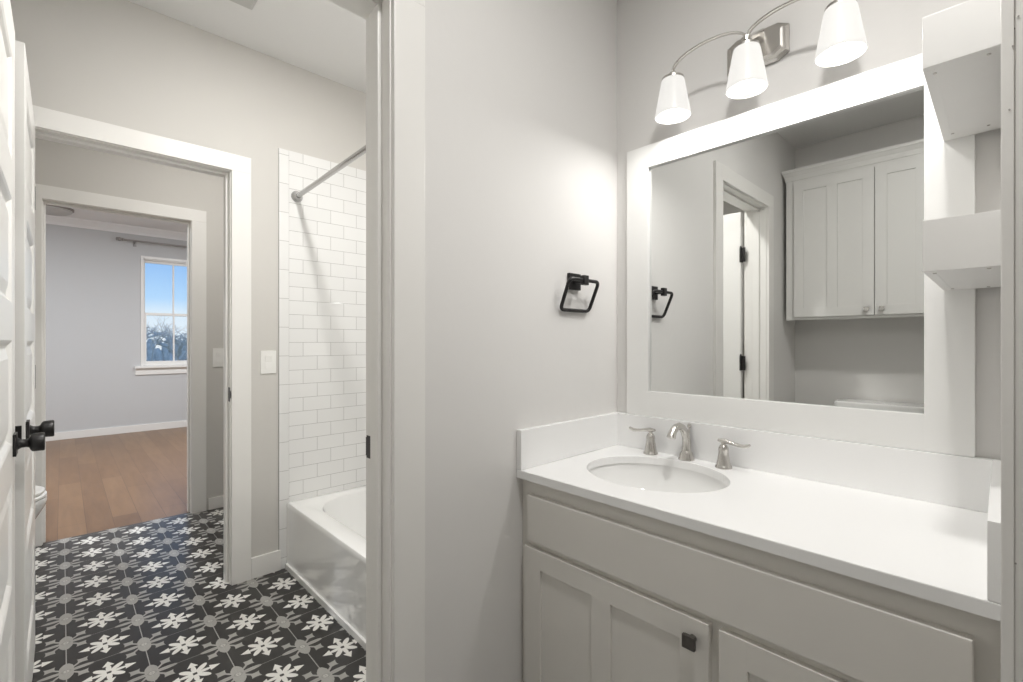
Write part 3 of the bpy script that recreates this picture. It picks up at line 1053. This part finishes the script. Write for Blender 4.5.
rings = [rrect(ta, tb_, 0.0, 0.004), rrect(ta, tb_, 0.322, 0.004), rrect(ta, tb_ , ZTB - 0.012, 0.006), rrect(ta - 0.003, tb_ - 0.004, ZTB - 0.003, 0.008), rrect(ta - 0.010, tb_ - 0.012, ZTB, 0.010),
         rrect(ta - 0.070, tb_ - 0.085, ZTB - 0.001, 0.20), rrect(ta - 0.080, tb_ - 0.095, ZTB - 0.008, 0.20), rrect(ta - 0.088, tb_ - 0.102, ZTB - 0.03, 0.195),
         rrect(ta - 0.12, tb_ - 0.125, 0.16, 0.18), rrect(ta - 0.15, tb_ - 0.15, 0.075, 0.15), rrect(ta - 0.20, tb_ - 0.20, 0.05, 0.11), rrect(ta - 0.40, tb_ - 0.27, 0.046, 0.05)]
m = MB().loops(rings, True, True)
m.build('shell', M['acrylic'], tb, smooth=True, ang=35)
MB().box(tx0 + 0.004, tx1 - 0.004, ty0 - 0.009, ty0 + 0.002, 0.0, 0.030, 0.003).build('base_strip', M['acrylic'], tb)
MB().lathe([(0.030, 0.047), (0.029, 0.050), (0.001, 0.051)], (tx1 - 0.35, tcy, 0), 'Z', 24).build('drain', M['chrome'], tb, smooth=True)

# shower rod
rod = thing('shower_rod', 'chrome shower curtain rod running across above the bathtub', 'shower rod', (XD, 0.9145, 1.983))
y_a, y_b = 0.9145, 0.872
MB().tube([(XD + 0.012, y_a, 1.983), (XT2 - 0.012, y_b, 1.983)], 0.0127, 20).build('rod', M['rod_chrome'], rod, smooth=True)
MB().lathe([(0.030, 0.0085), (0.030, 0.013), (0.026, 0.020), (0.018, 0.032), (0.0155, 0.040)], (XD, y_a, 1.983), 'X', 28).build('flange', M['rod_chrome'], rod, smooth=True)
MB().lathe([(0.030, -0.0085), (0.030, -0.013), (0.026, -0.020), (0.018, -0.032), (0.0155, -0.040)], (XT2, y_b, 1.983), 'X', 28).build('flange', M['rod_chrome'], rod, smooth=True)

# ------------------------------------------------------------------ light switches
def switch(x, y0, y1, z0, z1, label):
    cy_, cz_ = (y0 + y1) / 2, (z0 + z1) / 2
    r = thing('light_switch', label, 'light switch', (x, cy_, cz_), 'rocker light switches')
    MB().box(x + 0.0002, x + 0.006, y0, y1, z0, z1, 0.0025).build('wall_plate', M['plastic'], r)
    hw, hh = (y1 - y0) * 0.215, (z1 - z0) * 0.28
    MB().prism([(x + 0.005, cz_ - hh), (x + 0.0085, cz_ - hh), (x + 0.0065, cz_), (x + 0.0105, cz_ + hh), (x + 0.005, cz_ + hh)], cy_ - hw, cy_ + hw, 'Y').build('rocker', M['plastic'], r)


switch(XD, 0.737, 0.812, 1.036, 1.155, 'white rocker light switch between the door casing and the shower tile')
switch(XH, 0.783, 0.851, 1.020, 1.154, 'white rocker light switch on the alcove wall beside the bedroom doorway')

# ------------------------------------------------------------------ bathroom ceiling vent
vt = thing('ceiling_vent', 'square grey vent grille on the bathroom ceiling', 'vent', (-2.175, 0.475, ZT))
m = MB()
m.loops([[(x, y, z) for x, y in ((-2.320 + o, 0.350 + o), (-2.320 + o, 0.614 - o), (-2.05 - o, 0.614 - o), (-2.05 - o, 0.350 + o))]
         for o, z in ((0.0, ZT - 0.0005), (0.0, ZT - 0.006), (0.014, ZT - 0.016), (0.020, ZT - 0.016))], True, True)
m.build('frame', M['vent'], vt)
for i in range(8):
    y = 0.382 + i * 0.0267
    MB().box(-2.275, -2.076, y - 0.009, y + 0.009, ZT - 0.0185, ZT - 0.0155, 0.0008).build('slat', M['vent'], vt)

# ------------------------------------------------------------------ recessed can of the bathroom; the others are added, unseen fill lights
def can(x, y, z, watts, col, label, size=0.13):
    r = thing('recessed_or_fill_light', label, 'ceiling light', (x, y, z))
    MB().lathe([(0.095, -0.0005), (0.094, -0.005), (0.072, -0.008), (0.070, -0.0055)], (x, y, z), 'Z', 36, False, False).build('trim_ring', M['plastic'], r, smooth=True)
    MB().lathe([(0.071, -0.0058), (0.001, -0.0060)], (x, y, z), 'Z', 36, True, True).build('lens', M['can_or_fill_glow'], r)
    lamp('can_or_fill_light', 'AREA', (x, y, z - 0.0095), watts, col, size, r)


can(-0.12, 0.62, ZV, LV_FILL_VANITY, NEUT, 'added unseen fill light on the vanity room ceiling')
can(-1.52, 0.690, ZT, LV_CAN_BATH, WARM, 'recessed ceiling light in the bathroom above the tub edge')
can(-2.98, 0.75, ZT, LV_FILL_HALL, NEUT, 'added unseen fill light on the tiled alcove ceiling')
can(-5.6, 1.55, ZR, LV_FILL_BED, COOL, 'added unseen bedroom fill light nearer the doorway')
can(-5.6, -0.75, ZR, LV_FILL_BED, COOL, 'added unseen bedroom fill light near the side wall')

# ------------------------------------------------------------------ bedroom: window, sill, curtain rod, ceiling lamp
win = struct(MB().box(XB - 0.11, XB - 0.004, WY[0], WY[0] + 0.014, WZ[0], WZ[1])
             .box(XB - 0.11, XB - 0.004, WY[1] - 0.014, WY[1], WZ[0], WZ[1])
             .box(XB - 0.11, XB - 0.004, WY[0], WY[1], WZ[1] - 0.014, WZ[1])
             .box(XB - 0.11, XB - 0.004, WY[0], WY[1], WZ[0], WZ[0] + 0.012), 'window_1', M['trim'])
ymid = (WY[0] + WY[1]) / 2
zm = 1.580
for (z0, z1, xo, nm) in ((zm - 0.018, WZ[1] - 0.012, -0.075, 'upper_sash'), (WZ[0] + 0.010, zm + 0.018, -0.040, 'lower_sash')):
    m = MB()
    x0, x1 = XB + xo, XB + xo + 0.030
    fw = 0.014 if nm == 'upper_sash' else 0.026
    ya, yb = WY[0] + 0.008, WY[1] - 0.008
    m.box(x0, x1, ya, ya + fw, z0, z1, 0.001)
    m.box(x0, x1, yb - fw, yb, z0, z1, 0.001)
    m.box(x0, x1, ya + fw, yb - fw, z0, z0 + (0.036 if nm == 'upper_sash' else 0.05), 0.001)
    m.box(x0, x1, ya + fw, yb - fw, z1 - 0.036, z1, 0.001)
    m.box(x0 + 0.008, x1 - 0.004, ymid - 0.010, ymid + 0.010, z0 + 0.03, z1 - 0.03, 0.001)
    so_ = m.build(nm, M['trim'], win)
    MB().box(x0 + 0.012, x0 + 0.016, ya + fw * 0.6, yb - fw * 0.6, z0 + 0.02, z1 - 0.02).build('pane', M['glass'], so_)
m = MB()
m.box(XB - 0.004, XB + 0.016, WY[0] - 0.028, WY[0] + 0.002, WZ[0] - 0.002, WZ[1] + 0.034, 0.002)
m.box(XB - 0.004, XB + 0.016, WY[1] - 0.002, WY[1] + 0.028, WZ[0] - 0.002, WZ[1] + 0.034, 0.002)
m.box(XB - 0.004, XB + 0.016, WY[0] + 0.002, WY[1] - 0.002, WZ[1] - 0.002, WZ[1] + 0.034, 0.002)
m.build('window_frame', M['trim'], win)
m = MB()
m.box(XB - 0.03, XB + 0.055, WY[0] - 0.095, WY[1] + 0.095, WZ[0] - 0.032, WZ[0] - 0.002, 0.003)
m.box(XB, XB + 0.018, WY[0] - 0.085, WY[1] + 0.085, WZ[0] - 0.120, WZ[0] - 0.032, 0.002)
m.build('window_sill', M['trim'], win)

cr = thing('curtain_rod', 'brushed nickel curtain rod on the bedroom wall above the window', 'curtain rod', (XB, 1.13, 2.53))
cz = 2.535
MB().tube([(XB + 0.09, 0.575, cz), (XB + 0.09, 1.69, cz)], 0.012, 16).build('rod', M['rod'], cr, smooth=True)
for y, s_ in ((0.58, -1), (1.685, 1)):
    MB().lathe([(0.012, 0.0), (0.020, 0.006), (0.020, 0.012), (0.013, 0.018), (0.022, 0.030), (0.026, 0.045), (0.018, 0.058), (0.024, 0.070), (0.012, 0.080)],
               (XB + 0.09, y, cz), 'Y' if s_ > 0 else '-Y', 20).build('finial', M['rod'], cr, smooth=True)
for y in (0.70, 1.56):
    m = MB().tube([(XB + 0.001, y, cz - 0.03), (XB + 0.05, y, cz - 0.025), (XB + 0.09, y, cz - 0.012)], 0.007, 12)
    m.box(XB + 0.0005, XB + 0.008, y - 0.018, y + 0.018, cz - 0.065, cz + 0.005, 0.002)
    m.build('bracket', M['rod'], cr, smooth=True)

cl = thing('ceiling_lamp', 'unlit round flush ceiling lamp on the bedroom ceiling', 'ceiling light', (-7.50, -0.10, ZR))
MB().lathe([(0.205, -0.0005), (0.205, -0.018), (0.195, -0.022)], (-7.50, -0.10, ZR), 'Z', 44).build('pan', M['bronze'], cl, smooth=True)
MB().lathe([(0.190, -0.021), (0.186, -0.040), (0.150, -0.062), (0.080, -0.074), (0.010, -0.076)], (-7.50, -0.10, ZR), 'Z', 44).build('diffuser', M['vent'], cl, smooth=True)

# ------------------------------------------------------------------ outside
struct(MB().box(-90, XB - 0.13, -60, 70, -0.9, -0.6), 'ground', M['ground'])


def branch_tree(name, label, x, y, z0, h, seed, mat, spread=0.55, depth=6, r0=0.12, group=None):
    rng = random.Random(seed)
    root = thing(name, label, 'tree', (x, y, z0), group)
    tr_, br_ = MB(), MB()

    def grow(p, d, ln, r, k):
        q = p + d * ln
        mid = p + d * ln * 0.5 + Vector((rng.uniform(-1, 1), rng.uniform(-1, 1), rng.uniform(-.4, .4))) * ln * 0.07
        (tr_ if k == depth else br_).tube([p, mid, q], [r, r * 0.85, r * 0.68], 6 if k > 2 else 4, caps=False)
        if k == 0:
            return
        nb = 3 if k > 1 else 2
        for i in range(nb):
            a = 2 * PI * (i + rng.random() * 0.7) / nb
            side = Vector((math.cos(a), math.sin(a), 0))
            dd_ = (d * rng.uniform(0.6, 1.0) + side * rng.uniform(0.5, 1.0) * spread * 1.6 + Vector((0, 0, 0.12))).normalized()
            grow(q, dd_, ln * rng.uniform(0.62, 0.82), r * 0.62, k - 1)

    grow(Vector((x, y, z0)), Vector((0.03, -0.05, 1)).normalized(), h * 0.26, r0, depth)
    tr_.build('trunk', mat, root, smooth=True)
    br_.build('branches', mat, root, smooth=True)
    return root


branch_tree('bare_tree', 'bare winter tree with spreading branches outside the bedroom window', -14.5, 2.02, -0.6, 3.0, 11, M['bark'], r0=0.05, depth=6)
k = 0
for (x, y, h, sd, lab) in ((-34, 2.8, 4.6, 3, 'hazy distant bare tree at the low edge of the window glass'),
                           (-36, 5.4, 4.0, 7, 'hazy distant bare tree behind the spreading winter tree'),
                           (-35, 7.6, 4.4, 9, 'hazy distant bare tree by the centre bar of the window'),
                           (-41, 0.6, 4.0, 5, 'hazy distant bare tree behind the bedroom wall edge')):
    branch_tree('distant_tree', lab, x, y, -0.6, h, sd, M['treeline'], spread=0.8, depth=5, r0=0.2, group='hazy trees beyond the window')
# low hedge along the horizon
rng = random.Random(2)
m = MB()
for i in range(120):
    cy_ = -14 + i * 0.32 + rng.uniform(-.2, .2)
    a, b, hh = rng.uniform(0.4, 0.9), rng.uniform(0.3, 0.6), rng.uniform(0.9, 2.1)
    rings = []
    for j in range(6):
        f_ = j / 5
        rr_ = math.sqrt(max(0.02, 1 - f_ * f_))
        rings.append([Vector((-44 + a * rr_ * math.cos(2 * PI * q / 12) * rng.uniform(.85, 1.1), cy_ + b * rr_ * math.sin(2 * PI * q / 12) * rng.uniform(.85, 1.1), -0.6 + hh * f_)) for q in range(12)])
    m.loops(rings, False, True)
hd = m.build('hedge', M['treeline'], smooth=True)
tag(hd, 'low grey-blue hedge along the horizon outside the bedroom window', 'hedge', kind='stuff')
